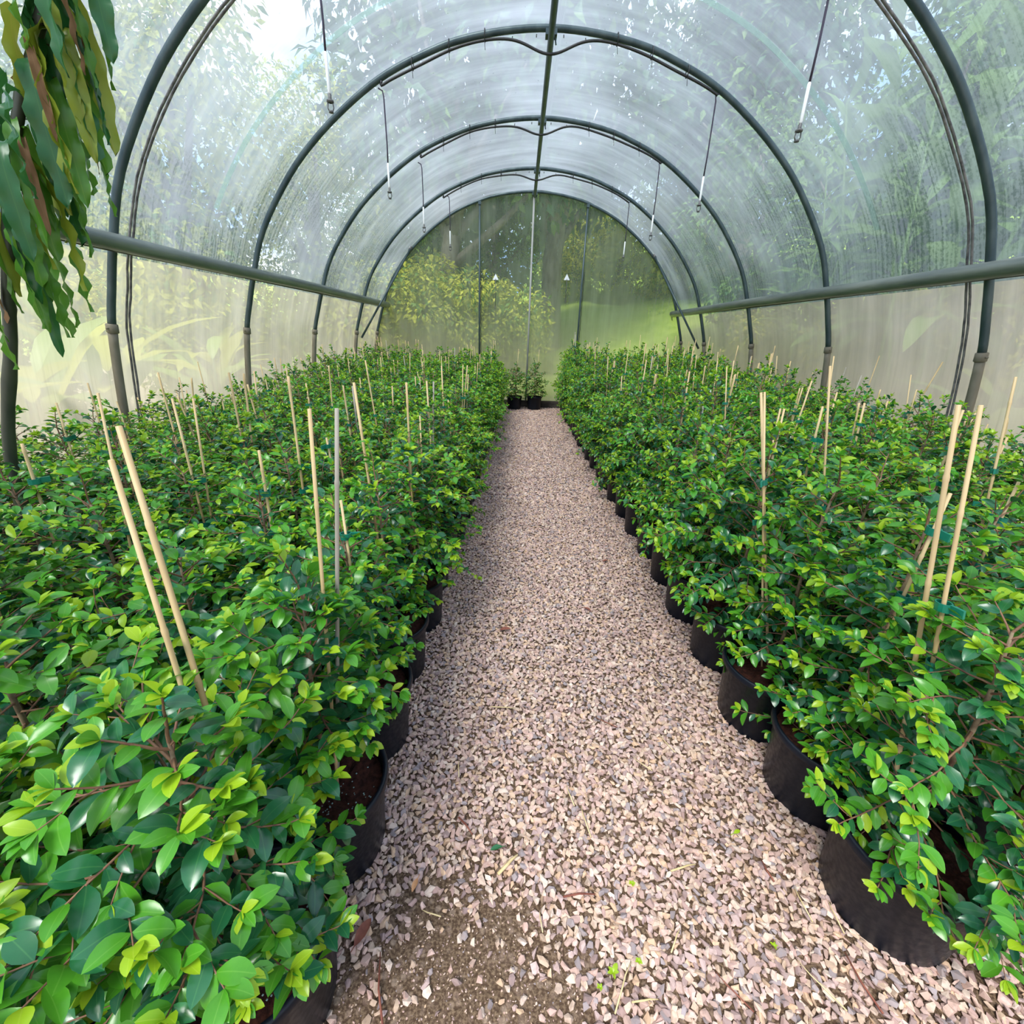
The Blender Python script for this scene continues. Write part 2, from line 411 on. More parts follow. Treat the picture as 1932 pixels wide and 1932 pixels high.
# ridge pole, side rails, braces, end posts, sill
mb = MB(); mb.tube([(XC, y, 4.245 + .006 * math.sin(y * 1.7)) for y in np.linspace(YF, 10.74, 30)], .031, 10)
tag(obj('ridge_pole', mb.mesh('ridge_pole', 'galvanised')), 'long dark steel ridge pole running under the hoop tops', 'pole')
for sx, lab in ((-1, 'thick grey steel side rail passing behind the drooping strap-leaved plant'), (1, 'thick grey steel side rail on the side without the drooping plant')):
    t = thing('side_rail', lab, 'rail', (XC + sx * 3.19, 0, 2.145))
    mb = MB(); mb.tube([(.004 * math.sin(y * 2.2), y, .005 * math.sin(y * 1.1)) for y in np.linspace(YF, 10.80, 40)], .060, 16); obj('rail_tube', mb.mesh('rail_tube', 'galvanised_rail'), t)
    mb = MB(); mb.tube([(sx * .036, y, -.052) for y in np.linspace(YF, 10.80, 20)], .014, 6); obj('sheet_batten', mb.mesh('sheet_batten', 'black_hose'), t)
    mb = MB(); mb.tube([(0, 10.80, -.03), (sx * .02, 10.83, -.10), (sx * .03, 10.82, -.13)], .012, 6); obj('end_bolt', mb.mesh('end_bolt', 'galvanised'), t)
for sx, lab in ((-1, 'thin diagonal steel brace in the end corner near the drooping plant side'), (1, 'thin diagonal steel brace in the end corner below the clear lawn view')):
    a = Vector((XC + sx * 2.60, 10.66, 3.22)); b = Vector((XC + sx * 3.38, 9.40, 1.46))
    t = thing('corner_brace', lab, 'brace', b)
    mb = MB(); mb.tube([(0, 0, 0), a - b], .020, 8); obj('brace_tube', mb.mesh('brace_tube', 'galvanised'), t)
    mb = MB(); mb.tube([a - b + Vector((sx * .03, .02, -.05)), a - b + Vector((-sx * .02, .02, .06))], .032, 8); obj('clamp', mb.mesh('clamp', 'grey_nozzle'), t)
for x, mt, lab in ((-.93, 'galvanised', 'slim dark end wall post standing over the hedge by a tall trunk'), (.185, 'pale_post', 'slim pale end wall post in the middle, behind two pots'), (1.30, 'galvanised', 'slim dark end wall post beside the sunny lawn')):
    zt = top_z(x) - .04
    t = thing('end_post', lab, 'post', (x, 10.70, 0), 'posts of the end wall')
    mb = MB(); mb.tube([(0, 0, 0), (0, 0, zt)], .020, 8); obj('post_tube', mb.mesh('post_tube', mt), t)
    mb = MB(); mb.box((-.03, -.028, zt - .06), (.03, .02, zt)); obj('bracket', mb.mesh('bracket', 'galvanised', False), t)
    if mt == 'galvanised':
        mb = MB(); mb.tube([(.035 + .004 * math.sin(z * 40), -.02, z) for z in np.linspace(1.1, 2.9, 40)], .007, 5); obj('chain', mb.mesh('chain', 'black_hose'), t)
mb = MB(); mb.box((XC - 3.5, 10.62, 0), (XC + 3.5, 10.67, .17))
tag(obj('trim_1', mb.mesh('trim_1', 'board', False)), kind='structure')

# irrigation hose under the hoops with cable ties
for k, lab in ((1, 'beside the twin cable loop'), (2, 'one hoop past the twin cables'), (3, 'two hoops past the twin cables'), (4, 'three hoops past the twin cables')):
    y = HY[k]; t = thing('irrigation_hose', 'black hose dipping below the ridge pole, ' + lab, 'hose', (XC, y, 0), 'irrigation hoses along the hoops')
    P = [p for p in offset_prof(-.047) if -1.47 < p.x < 1.87]; pts = []
    P = [Vector((-1.46, 0, 3.90))] + P + [Vector((1.86, 0, 3.86))]
    for p in catmull([tuple(q) for q in P], 3):
        h = p.x - XC; dip = .125 * math.exp(-(h / .26) ** 2); wav = .022 * (math.sin(h * 5 + k) * .5 + .5)
        pts.append((h, -.01, p.z - dip - wav))
    mb = MB(); mb.tube(pts, .0125, 8); hose = obj('hose_tube', mb.mesh('hose_tube', 'black_hose'), t)
    for h in (-1.35, -.98, -.62, .62, .98, 1.35):
        q = min(pts, key=lambda p: abs(p[0] - h)); mb = MB()
        mb.lathe([(.047, -.004), (.050, -.004), (.050, .004), (.047, .004), (.047, -.004)], 12)
        mb.v = [(vv[2], vv[1], vv[0] + .035) for vv in mb.v]
        mb.tube([(0, -.02, -.01), (.006, -.03, -.085)], .0025, 4)
        tie = obj('cable_tie', mb.mesh('cable_tie', 'black_hose'), t, q)
# hanging sprinklers
DROPS = [(-1.33, 3.73, 2.96, 'left'), (1.83, 3.73, 2.88, 'r'), (-1.45, 5.59, 2.92, 'l'), (1.86, 5.59, 2.89, 'r'), (-1.46, 7.453, 2.96, 'l'), (1.85, 7.453, 2.95, 'r'), (-1.36, 9.368, 3.03, 'l'), (1.87, 9.368, 2.95, 'r')]
WH = {3.73: 'by the twin cables', 5.59: 'one hoop past the twin cables', 7.453: 'two hoops past the twin cables', 9.368: 'three hoops past the twin cables'}
for x, y, zb, s in DROPS:
    side = 'over the bed beside the drooping plant' if x < 0 else 'over the bed across the path from the drooping plant'
    t = thing('hanging_sprinkler', 'thin dropper tube with white weight and nozzle ' + WH[y] + ' ' + side, 'sprinkler', (x, y, zb), 'hanging sprinklers')
    t['label'] = 'hanging sprinkler ' + WH[y] + ', ' + ('on drooping plant side' if x < 0 else 'opposite drooping plant')
    zt = [p.z for p in PROF if abs(p.x - x) < .12][0] - .07 - zb
    mb = MB(); mb.tube([(-.05 * (1 if x < 0 else -1), 0, zt), (-.01, 0, zt - .02), (.0, 0, zt - .07), (.004, 0, zt * .5), (0, 0, .30)], .0072, 6); obj('dropper_tube', mb.mesh('dropper_tube', 'dropper_tube'), t)
    mb = MB(); mb.tube([(0, 0, .31), (0, 0, .30), (0, 0, .10), (0, 0, .09)], [.006, .0115, .0115, .006], 8); obj('weight', mb.mesh('weight', 'white_plastic'), t)
    mb = MB(); mb.lathe([(.004, .10), (.012, .09), (.012, .065), (.024, .06), (.024, .05), (.008, .045)], 10)
    mb.tube([(.016, 0, .05), (.020, 0, .02), (.008, 0, -.005)], .004, 5); mb.tube([(-.016, 0, .05), (-.020, 0, .02), (-.008, 0, -.005)], .004, 5)
    mb.lathe([(.003, .01), (.016, .004), (.016, -.006), (.003, -.01)], 10); obj('nozzle', mb.mesh('nozzle', 'grey_nozzle'), t)
for x, zt, L_, lab in ((-.58, 2.80, .62, 'small white hook with dangling wire on the end sheet by the chained dark post'), (.965, 2.84, .50, 'small white hook with dangling wire on the end sheet by the post nearest the lawn')):
    t = thing('hanging_hook', lab, 'hook', (x, 10.70, zt))
    mb = MB(); mb.add([(-.065, 0, -.10), (.065, 0, -.10), (0, 0, .02), (-.065, .02, -.10), (.065, .02, -.10), (0, .02, .02)], [(0, 1, 2), (5, 4, 3), (0, 3, 4, 1), (1, 4, 5, 2), (2, 5, 3, 0)]); obj('white_plate', mb.mesh('white_plate', 'white_plastic', False), t)
    mb = MB(); mb.tube([(0, -.01, -.08), (.004, -.01, -.3), (0, -.01, -L_)], .006, 5); mb.tube([(0, -.01, -L_ + .01), (.02, -.01, -L_ - .03), (0, -.01, -L_ - .06), (-.02, -.01, -L_ - .03), (0, -.01, -L_ + .01)], .005, 5); obj('wire', mb.mesh('wire', 'grey_nozzle'), t)

# ------------------------------------------------------------------ leaves
ST = ((0, .06), (.16, .55), (.42, .98), (.70, .86), (.90, .40), (1., .0))
def leaf_geo(L, Wd, fold, curl, st=ST):
    """blade along +y, normal +z; folded on the midrib, tip curling down"""
    vs, uvs = [], []
    for t, wv in st:
        y = L * t; z = -curl * L * t * t + .05 * L * math.sin(math.pi * t); hw = .5 * Wd * wv
        vs += [(-hw, y, z + fold * hw), (0, y, z), (hw, y, z + fold * hw)]; uvs += [(.5 - .5 * max(wv, .15), t), (.5, t), (.5 + .5 * max(wv, .15), t)]
    fs = []
    for i in range(len(st) - 1):
        a = 3 * i; fs += [(a, a + 1, a + 4, a + 3), (a + 1, a + 2, a + 5, a + 4)]
    return vs, fs, uvs
LSH = [leaf_geo(1, w_, f_, c_) for w_, f_, c_ in ((.50, .25, .10), (.55, .35, .20), (.46, .45, .05), (.58, .15, .28), (.52, .50, .14))]
STF = ((0, .05), (.08, .28), (.18, .58), (.32, .87), (.48, 1.0), (.64, .95), (.79, .73), (.91, .40), (1., .0))
LFINE = [leaf_geo(1, w_, f_, c_, STF) for w_, f_, c_ in ((.50, .25, .10), (.55, .35, .20), (.46, .45, .05), (.58, .15, .28), (.52, .50, .14))]
LNP = [(np.array(v), f, u) for v, f, u in LSH]
LMESH = {}
for si, (v, f, u) in enumerate(LFINE):
    for mi, mn in enumerate(LEAFM):
        mb = MB(); mb.add(v, f, 0, u); LMESH[(si, mi)] = mb.mesh('leaf', mn)
def frame(d, up):
    d = d.normalized(); x = d.cross(up)
    if x.length < 1e-3: x = d.cross(Vector((1, 0, 0)))
    x.normalize(); z = x.cross(d)
    return Matrix((x, d, z)).transposed()
def grow(rnd, H, R, spread_low=1.0, nb=40, lsize=.047, lime=.22, bronze=.0, t0=.10, sq=None):
    """stem, twigs (list of polylines) and leaves (pos, 3x3 frame, length, shape, mat) of one shrub above the pot, z=0 at the ground"""
    z0 = .28; twigs, leaves = [], []
    sx, sy = rnd.uniform(-.03, .03), rnd.uniform(-.03, .03)
    stem = [Vector((sx * t + .008 * math.sin(7 * t), sy * t, z0 + (H - .10 - z0) * t)) for t in (0, .2, .4, .6, .8, 1.)]
    def stem_at(t):
        i = min(int(t * 5), 4); return stem[i].lerp(stem[i + 1], t * 5 - i)
    def twig(p, d, L, depth, tt):
        n = max(3, int(L / .024)); pts = [p.copy()]; dr = d.copy(); roll = rnd.uniform(0, 6)
        for i in range(n):
            tip = i / n
            dr = (dr + Vector((rnd.gauss(0, .09), rnd.gauss(0, .09), rnd.gauss(0, .07) + (.05 if tip > .5 else -.045)))).normalized()
            p = p + dr * (L / n); pts.append(p.copy())
            if i < 1: continue
            side = dr.cross(Vector((0, 0, 1)))
            if side.length < .1: side = Vector((1, 0, 0))
            side.normalize(); up2 = side.cross(dr)
            if i % 2: ax = side * math.cos(.35) + up2 * math.sin(.35)
            else: ax = side * math.cos(-.5) + up2 * math.sin(rnd.choice((.9, -.5)))
            outer = min(1., p.xy.length / R)
            for s in (1, -1):
                if rnd.random() < .06: continue
                ld = (dr * rnd.uniform(.35, .85) + ax * s * rnd.uniform(.7, 1.1) + Vector((0, 0, rnd.uniform(-.35, .2)))).normalized()
                up = (Vector((0, 0, 1)) + Vector((p.x, p.y, 0)) * .7 + Vector((rnd.gauss(0, .35), rnd.gauss(0, .35), 0))).normalized()
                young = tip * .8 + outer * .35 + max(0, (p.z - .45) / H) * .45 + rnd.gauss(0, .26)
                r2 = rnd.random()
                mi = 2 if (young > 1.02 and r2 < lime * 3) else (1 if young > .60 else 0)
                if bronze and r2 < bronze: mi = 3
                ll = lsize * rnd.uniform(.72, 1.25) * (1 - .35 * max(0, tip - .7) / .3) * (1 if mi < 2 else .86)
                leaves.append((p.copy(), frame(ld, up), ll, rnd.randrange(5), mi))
            if depth == 0 and 2 <= i < n - 2 and rnd.random() < .36:
                twig(p, (dr + ax * rnd.choice((1, -1)) * rnd.uniform(.7, 1.2) + Vector((0, 0, rnd.uniform(-.1, .35)))).normalized(), L * rnd.uniform(.3, .5), 1, tt)
        for k in range(rnd.randint(3, 5)):                          # young tip cluster
            a = roll + k * 2.4; ld = (dr + Vector((math.cos(a), math.sin(a), rnd.uniform(-.2, .4))) * rnd.uniform(.5, .9)).normalized()
            mi = 2 if rnd.random() < lime * 2.6 else 1
            if bronze and rnd.random() < bronze: mi = 3
            leaves.append((p.copy(), frame(ld, Vector((rnd.gauss(0, .3), rnd.gauss(0, .3), 1))), lsize * rnd.uniform(.5, .85), rnd.randrange(5), mi))
        twigs.append((pts, .0032 if depth == 0 else .002))
    for b in range(nb):
        t = t0 + (1 - t0) * (b + rnd.random() * .7) / nb; az = b * 2.399 + rnd.uniform(-.35, .35)
        prof = 1.0 if t < .55 else 1.0 - .78 * ((t - .55) / .45) ** 1.5
        if t < .22: prof *= spread_low
        el = -.12 + .95 * t ** 1.6 + rnd.gauss(0, .14)
        L = R * prof * rnd.uniform(.78, 1.12)
        if sq: L *= 1 - sq[1] * max(0, math.cos(az - sq[0]))
        twig(stem_at(min(t, .999)), Vector((math.cos(az) * math.cos(el), math.sin(az) * math.cos(el), math.sin(el))), L, 0, t)
    twig(stem[-1], Vector((rnd.gauss(0, .15), rnd.gauss(0, .15), 1)).normalized(), .15, 0, 1)
    return stem, twigs, leaves
def foliage_mesh(leaves):
    V, F, Mi, UV = [], [], [], []; b = 0
    for p, fr, L, sh, mi in leaves:
        v, f, u = LNP[sh]; M = np.array(fr) * L
        V.append(v @ M.T + np.array(p)); F.extend([tuple(i + b for i in q) for q in f]); Mi.extend([mi] * len(f)); b += len(v)
        for q in f:
            for i in q: UV.extend(u[i])
    me = bpy.data.meshes.new('foliage'); me.from_pydata(np.concatenate(V).tolist(), [], F)
    for mm in LEAFM: me.materials.append(MATS[mm])
    me.polygons.foreach_set('material_index', Mi); me.uv_layers.new(name='UVMap').data.foreach_set('uv', UV)
    me.polygons.foreach_set('use_smooth', [True] * len(F)); me.update(); return me
def wood_mesh(stem, twigs):
    mb = MB(); mb.tube(stem, [.0085, .008, .007, .006, .005, .003], 6)
    for pts, r in twigs: mb.tube(pts, [r * (1 - .6 * i / len(pts)) for i in range(len(pts))], 4, 1, False)
    return mb.mesh('stem', ['stem_bark', 'twig'])

# pot
RP, RB, HP = .193, .160, .305
mb = MB(); mb.lathe([(0, .006), (RB - .02, .006), (RB - .012, 0), (RB, .004), (RB + .002, .012), (RP - .014, HP - .032), (RP - .012, HP - .030), (RP - .001, HP - .028), (RP + .001, HP - .024), (RP, HP - .004), (RP - .004, HP), (RP - .011, HP), (RP - .015, HP - .005), (RP - .018, HP - .03), (RP - .030, .10), (0, .10)], 40)
POT = mb.mesh('pot', 'black_pot')
SOILS = []
for s in range(3):
    rnd = random.Random(40 + s); mb = MB(); vs = [(0, 0, .268)]; rings = 7; seg = 28
    for r in range(1, rings + 1):
        for k in range(seg):
            a = 2 * math.pi * k / seg; rr = (RP - .021) * r / rings; vs.append((rr * math.cos(a), rr * math.sin(a), .262 + rnd.uniform(-.006, .008) - (.008 if r == rings else 0)))
    fs = [(0, 1 + k, 1 + (k + 1) % seg) for k in range(seg)] + [(1 + r * seg + k, 1 + (r + 1) * seg + k, 1 + (r + 1) * seg + (k + 1) % seg, 1 + r * seg + (k + 1) % seg) for r in range(rings - 1) for k in range(seg)]
    mb.add(vs, fs); SOILS.append(mb.mesh('soil', 'soil', False))
def stake_mesh(L, mat, rnd):
    """straight bamboo cane of length L along z with swollen nodes"""
    mb = MB(); pts, rad = [], []; z = 0.; r0 = rnd.uniform(.0046, .0062); nx = rnd.uniform(.1, .25)
    pts.append((0, 0, 0)); rad.append(r0)
    while nx < L - .03:
        for dz, s in ((-.009, 1.), (-.004, 1.16), (.003, 1.17), (.008, .98)): pts.append((0, 0, nx + dz)); rad.append(r0 * s)
        nx += rnd.uniform(.20, .30)
    pts += [(0, 0, L), (0, 0, L + .0005)]; rad += [r0 * .92, r0 * .55]
    mb.tube(pts, rad, 8); return mb.mesh('stake', mat)
rs = random.Random(77)
STAKES = [stake_mesh(1.0, 'bamboo', rs) for _ in range(6)] + [stake_mesh(1.0, 'bamboo_grey', rs)]
mb = MB(); mb.lathe([(.013, -.011), (.0155, -.011), (.0155, .011), (.013, .011), (.013, -.011)], 12, squash=(1.25, .9)); mb.box((.016, -.003, -.010), (.048, .003, .012)); TIE = mb.mesh('tie', 'tie_tape', False)
mb = MB(); mb.lathe([(.012, -.008), (.014, -.008), (.014, .008), (.012, .008), (.012, -.008)], 10, squash=(1.4, .9)); mb.box((.014, -.002, -.008), (.030, .002, .008)); TIE2 = mb.mesh('tie', 'tie_tape', False)

# ------------------------------------------------------------------ the potted shrubs
def plant_grid():
    rnd = random.Random(11); out = {}
    LX = [-.58, -1.06, -1.54, -2.03, -2.52, -2.92]; RX = [1.17, 1.64, 2.12, 2.60, 3.08, 3.39]
    L0 = [.56, .94, 1.35, 1.76]; R0 = [.84, 1.18, 1.54, 1.94, 2.36]
    for side, XS, first in (('L', LX, L0), ('R', RX, R0)):
        for r, x in enumerate(XS):
            ys = list(first) if r == 0 else [first[0] + .16 * (r % 2) + .02 * r]
            while ys[-1] < 10.0: ys.append(ys[-1] + (.405 if r == 0 else .43))
            for i, y in enumerate(ys):
                j = .02 if r == 0 else .045
                px = x + rnd.uniform(-j, j) - (.006 * y if (side == 'R' and r < 3) else 0); py = y + rnd.uniform(-j, j) * .6
                if py > 10.25: continue
                if abs(px) > 1.22 * (py * .927 + .42) + .35: continue      # well outside the photograph
                out[(side, r, i)] = (px, py)
    out[('L', 1, 99)] = (-.99, .34)                            # pot whose rim shows at the near corner
    return out
GRID = plant_grid()
# cane tops that can be picked out in the photograph, as offsets from the pot centre
STAKE_TOP = {('L', 0, 0): (-.05, .09, 1.40), ('L', 3, 3): (-.03, .08, 1.16), ('L', 4, 4): (.10, -.03, 1.19), ('L', 2, 2): (.10, .07, 1.37), ('L', 5, 5): (.04, 0, 1.22), ('L', 3, 4): (-.04, .06, 1.34), ('L', 2, 3): (.05, -.04, 1.31), ('L', 0, 1): (.09, .06, 1.43), ('L', 0, 3): (-.08, .08, 1.40), ('L', 0, 4): (.03, .02, 1.37), ('L', 0, 7): (-.01, .07, 1.37), ('L', 0, 9): (.07, -.08, 1.34), ('L', 3, 6): (.02, .13, 1.28), ('L', 2, 4): (0, .05, 1.37), ('L', 1, 2): (.03, .03, 1.16), ('L', 2, 7): (.11, -.11, 1.34), ('L', 1, 3): (.08, -.04, 1.40), ('L', 3, 7): (.10, -.08, 1.31), ('L', 4, 6): (.10, -.04, 1.25), ('L', 5, 8): (-.03, 0, 1.28), ('L', 1, 6): (-.08, -.06, 1.40),
    ('R', 0, 0): (-.18, .15, 1.49), ('R', 5, 4): (-.12, .16, 1.19), ('R', 4, 6): (-.07, -.02, 1.31), ('R', 5, 6): (-.20, .10, 1.40), ('R', 5, 8): (.18, .13, 1.52), ('R', 1, 5): (-.14, .20, 1.43), ('R', 0, 2): (-.22, .17, 1.43), ('R', 2, 10): (-.10, .06, 1.25), ('R', 5, 11): (-.22, .01, 1.46), ('R', 1, 2): (-.30, .07, 1.52), ('R', 2, 2): (-.03, .26, 1.50), ('R', 5, 7): (.20, -.18, 1.50), ('R', 3, 6): (-.07, .22, 1.52), ('R', 1, 9): (-.15, -.18, 1.46), ('R', 1, 14): (-.18, -.15, 1.37), ('R', 1, 7): (0, .05, 1.40), ('R', 4, 14): (-.15, .05, 1.46)}
def zdepth(p): return (Vector(p) - CAM).dot(CF)
VAR = []
for s in range(12):
    rnd = random.Random(300 + s)
    H = .98 + .03 * s
    st, tw, lv = grow(rnd, H, .31 + .02 * (s % 3), .85, 44, .047, .28 if s % 4 else .40, .05 if s % 5 == 0 else 0)
    VAR.append((H, wood_mesh(st, tw), foliage_mesh(lv)))
WILT = []
for s in range(2):
    st, tw, lv = grow(random.Random(900 + s), .98, .28, .9, 46, .046, .10, .28); WILT.append((.98, wood_mesh(st, tw), foliage_mesh(lv)))
ROWTXT = ['row along path', 'second row from path', 'third row from path', 'fourth row from path', 'fifth row from path', 'row against side sheet']
def bay(y):
    k = sum(1 for h in HY if y < h)          # bays counted from the end wall
    return ['end bay', 'end bay', 'second bay from end wall', 'third bay from end wall', 'fourth bay from end wall', 'bay at tunnel mouth', 'bay at tunnel mouth'][k]
SPECIAL = {('L', 0, 0): 'glossy lime-tipped shrub in the black pot beside the bare dirt patch', ('L', 0, 1): 'shrub whose black pot shows dark red soil and two bare cane feet', ('L', 0, 2): 'shrub behind the pot of bare red soil, twigs hanging over the rim', ('R', 0, 0): 'dark green shrub in the first black pot, branches trailing over rim onto gravel'}
ORD = ['first', 'second', 'third', 'fourth', 'fifth', 'sixth', 'seventh', 'eighth', 'ninth']; BAYN = {}; cnt_ = {}
for k in sorted(GRID, key=lambda q: -GRID[q][1]):          # counted from the end-wall side of each bay
    q = (k[0], k[1], bay(GRID[k][1])); BAYN[k] = cnt_.get(q, 0); cnt_[q] = BAYN[k] + 1
rp_ = random.Random(4242)
def add_stake(t, base, top, rnd, tall, mi=None, ntie=2, big=False):
    b = Vector(base); d = Vector(top) - b; L = d.length
    s = obj('stake', STAKES[mi if mi is not None else (6 if rnd.random() < .08 else rnd.randrange(6))], t, b)
    s.rotation_mode = 'QUATERNION'; s.rotation_quaternion = d.to_track_quat('Z', 'Y'); s.scale = (1, 1, L)
    for k in range(ntie):
        f = (tall - .06 - .16 * k - rnd.uniform(0, .1) - b.z) / max(.1, d.z)
        if not .2 < f < .97: continue
        ti = obj('tie', TIE if big else TIE2, s, (0, 0, f)); ti.scale = (1, 1, 1 / L); ti.rotation_euler = (0, 0, rnd.uniform(-1.0, 1.0))
    return s
for key, (x, y) in GRID.items():
    side, row, i = key; rnd = random.Random(hash_seed := (ord(side) * 10007 + row * 379 + i * 31))
    zd = zdepth((x, y, .8)); near = zd < 1.95 and abs(x) < 1.05 * (y + .9)
    bed = 'in the bed beside the drooping plant' if side == 'L' else 'in the bed across the path from the drooping plant'
    lab = SPECIAL.get(key) or (ORD[BAYN[key]] + ' shrub, ' + ROWTXT[row] + (', drooping plant side, ' if side == 'L' else ', opposite drooping plant, ') + bay(y))
    t = thing('potted_shrub', lab, 'potted plant', (x, y, 0), 'potted shrubs ' + bed)
    t.rotation_euler = (0, 0, rnd.uniform(0, 6.28))
    rz = t.rotation_euler.z; inv = Matrix.Rotation(-rz, 3, 'Z')
    obj('pot', POT, t); obj('soil', SOILS[rnd.randrange(3)], t)
    # growing height along the tunnel, read off the photograph
    base = (1.02 + .030 * y) if side == 'L' else (1.14 + .036 * y)
    if row >= 4 and y < 6: base -= .08
    if near:
        H = base + rnd.uniform(-.05, .05)
        R = .31
        if key == ('L', 0, 0): H, R = 1.04, .36
        if key == ('L', 0, 1): H, R = 1.04, .31
        if key == ('R', 0, 0): H, R = 1.10, .345
        st, tw, lv = grow(rnd, H, R, (1.0 if side == 'L' or i == 0 else 1.1) if key != ('L', 0, 1) else .6, 48, .054 if side == 'L' and y < 1.2 else .047, .21, 0, .30 if key == ('L', 0, 1) else (.20 if key == ('L', 0, 0) else .12 if side == 'L' else .08 if i == 0 else .04), ((0 if side == 'L' else math.pi) - rz, .38 if key != ('R', 0, 0) else .15) if row == 0 else None)
        obj('stem', wood_mesh(st, tw), t)
        cl = inv @ (CAM - Vector((x, y, 0)))
        order = sorted(range(len(lv)), key=lambda k: (lv[k][0] - cl).length - lv[k][2] * 2)
        pick = set(order[:290])
        for k in order[:290]:
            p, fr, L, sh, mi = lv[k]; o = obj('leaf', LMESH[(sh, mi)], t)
            o.matrix_basis = Matrix.Translation(p) @ (fr * L).to_4x4()
        tag(obj('foliage', foliage_mesh([lv[k] for k in order[290:]]), t), kind='stuff')
    else:
        fx = rnd.uniform(.94, 1.06) * (.86 if row == 5 else 1); v = VAR[rnd.randrange(12)]; sc = base * rnd.uniform(.93, 1.07) / v[0]; H = v[0] * sc
        for nme, me in (('stem', v[1]), ('foliage', v[2])):
            o = obj(nme, me, t); o.scale = (fx, fx, sc); o.location.z = .28 * (1 - sc)
            if nme == 'foliage': tag(o, kind='stuff')
            o.rotation_euler.z = 0
    if key in (('L', 0, 0), ('L', 0, 1)):                     # slow-release granules on the soil that shows
        mb = MB()
        for _ in range(70):
            a, q = rnd.gauss(-rz - .9, .7), .16 * math.sqrt(rnd.random()); g = rnd.uniform(.0016, .0032); c_ = (q * math.cos(a), q * math.sin(a), .271)
            mb.add([(c_[0] + g, c_[1], c_[2]), (c_[0], c_[1] + g, c_[2]), (c_[0] - g, c_[1], c_[2]), (c_[0], c_[1] - g, c_[2]), (c_[0], c_[1], c_[2] + g)], [(0, 1, 4), (1, 2, 4), (2, 3, 4), (3, 0, 4)])
        tag(obj('fertiliser_granules', mb.mesh('fertiliser_granules', 'fertiliser'), t), 'pale blue-green granules scattered on the soil', kind='stuff')
    top = STAKE_TOP.get(key)
    if top is None:
        top = (rnd.gauss(0, .05), rnd.gauss(0, .05), H + rnd.uniform(-.02, .16)) if rnd.random() < .82 else None
    if top is not None:
        tl = inv @ Vector((top[0], top[1], top[2])); bl = inv @ Vector((top[0] * .12 + .02, top[1] * .12, .20))
        add_stake(t, bl, tl, rnd, H, None, 2 if zd < 4.5 else 1, zd < 2.6)
        if rnd.random() < .22 or key in (('L', 0, 0), ('L', 0, 1)):
            add_stake(t, bl + Vector((.03, .01, 0)), tl + inv @ (Vector((-.11, .15, .02)) if key == ('L', 0, 0) else Vector((.03, .08, -.01))), rnd, H, None, 0)
for x, y, lab in ((-.087, 10.30, 'small bronze-green potted shrub against the end wall, shorter of the pair'), (.375, 10.36, 'small bronze-green potted shrub against the end wall, taller of the pair')):
    k = 0 if x < 0 else 1; t = thing('potted_shrub', lab, 'potted plant', (x, y, 0), 'pair of pots at the end wall')
    p = obj('pot', POT, t); p.scale = (.92, .92, 1); obj('soil', SOILS[k], t).scale = (.9, .9, 1)
    obj('stem', WILT[k][1], t).scale = (1, 1, 1 + .10 * k); tag(obj('foliage', WILT[k][2], t), kind='stuff').scale = (1, 1, 1 + .10 * k)
    add_stake(t, (.02, 0, .2), (.06, .02, 1.32), random.Random(k), 1.0, 2, 1)

# ------------------------------------------------------------------ drooping strap-leaved plant
def strap(L, Wd, rnd, wav, twist):
    """blade along +y hanging in a droop: rises a little, arches and falls; returned in a plane (x across, y out, z up)"""
    n = 19; vs, uvs = [], []; y = z = 0.; ang = rnd.uniform(-.5, .55); tw = 0.
    ph = rnd.uniform(0, 6)
    for i in range(n):
        t = i / (n - 1); wv = math.sin(math.pi * min(1, t * .92 + .05)) ** .55 if t < .98 else .05
        hw = .5 * Wd * (wv if i else .3); tw = twist * t
        cx, sx = math.cos(tw), math.sin(tw)
        ny, nzv = -math.sin(ang), math.cos(ang)
        for s in (-1, -.5, 0, .5, 1):
            off = hw * s; rip = wav * Wd * (abs(s) ** 2) * math.sin(t * 26 + ph + (1.6 if s > 0 else 0)) + .16 * Wd * abs(s) * wv
            vs.append((off * cx, y + ny * rip + off * sx * ny, z + nzv * rip + off * sx * nzv)); uvs.append((.5 + .5 * s * max(wv, .2), t))
        st = L / (n - 1); y += math.cos(ang) * st; z += math.sin(ang) * st
        ang += (-(ang + math.pi / 2) * .42)
    fs = [(i * 5 + k, i * 5 + k + 1, i * 5 + k + 6, i * 5 + k + 5) for i in range(n - 1) for k in range(4)]
    return vs, fs, uvs
PB = Vector((-2.36, 1.9, 0))
t = thing('drooping_plant', 'tall drooping plant with long wavy strap leaves and dark cane stem', 'plant', PB)
SP = [Vector(p) for p in ((-2.36, 1.9, 0), (-2.33, 1.9, .9), (-2.10, 1.9, 1.52), (-2.03, 1.9, 1.72), (-1.90, 1.91, 2.05), (-1.76, 1.92, 2.32), (-1.60, 1.92, 2.55), (-1.52, 1.93, 2.78))]
cv = catmull([tuple(p - PB) for p in SP], 6); mb = MB()
mb.tube(cv, [.024 - .010 * i / len(cv) + (.003 if i % 5 == 0 else 0) for i in range(len(cv))], 10); obj('stem', mb.mesh('stem', 'dark_cane'), t)
rnd = random.Random(23); upper = [p for p in cv if p.z > 1.88]
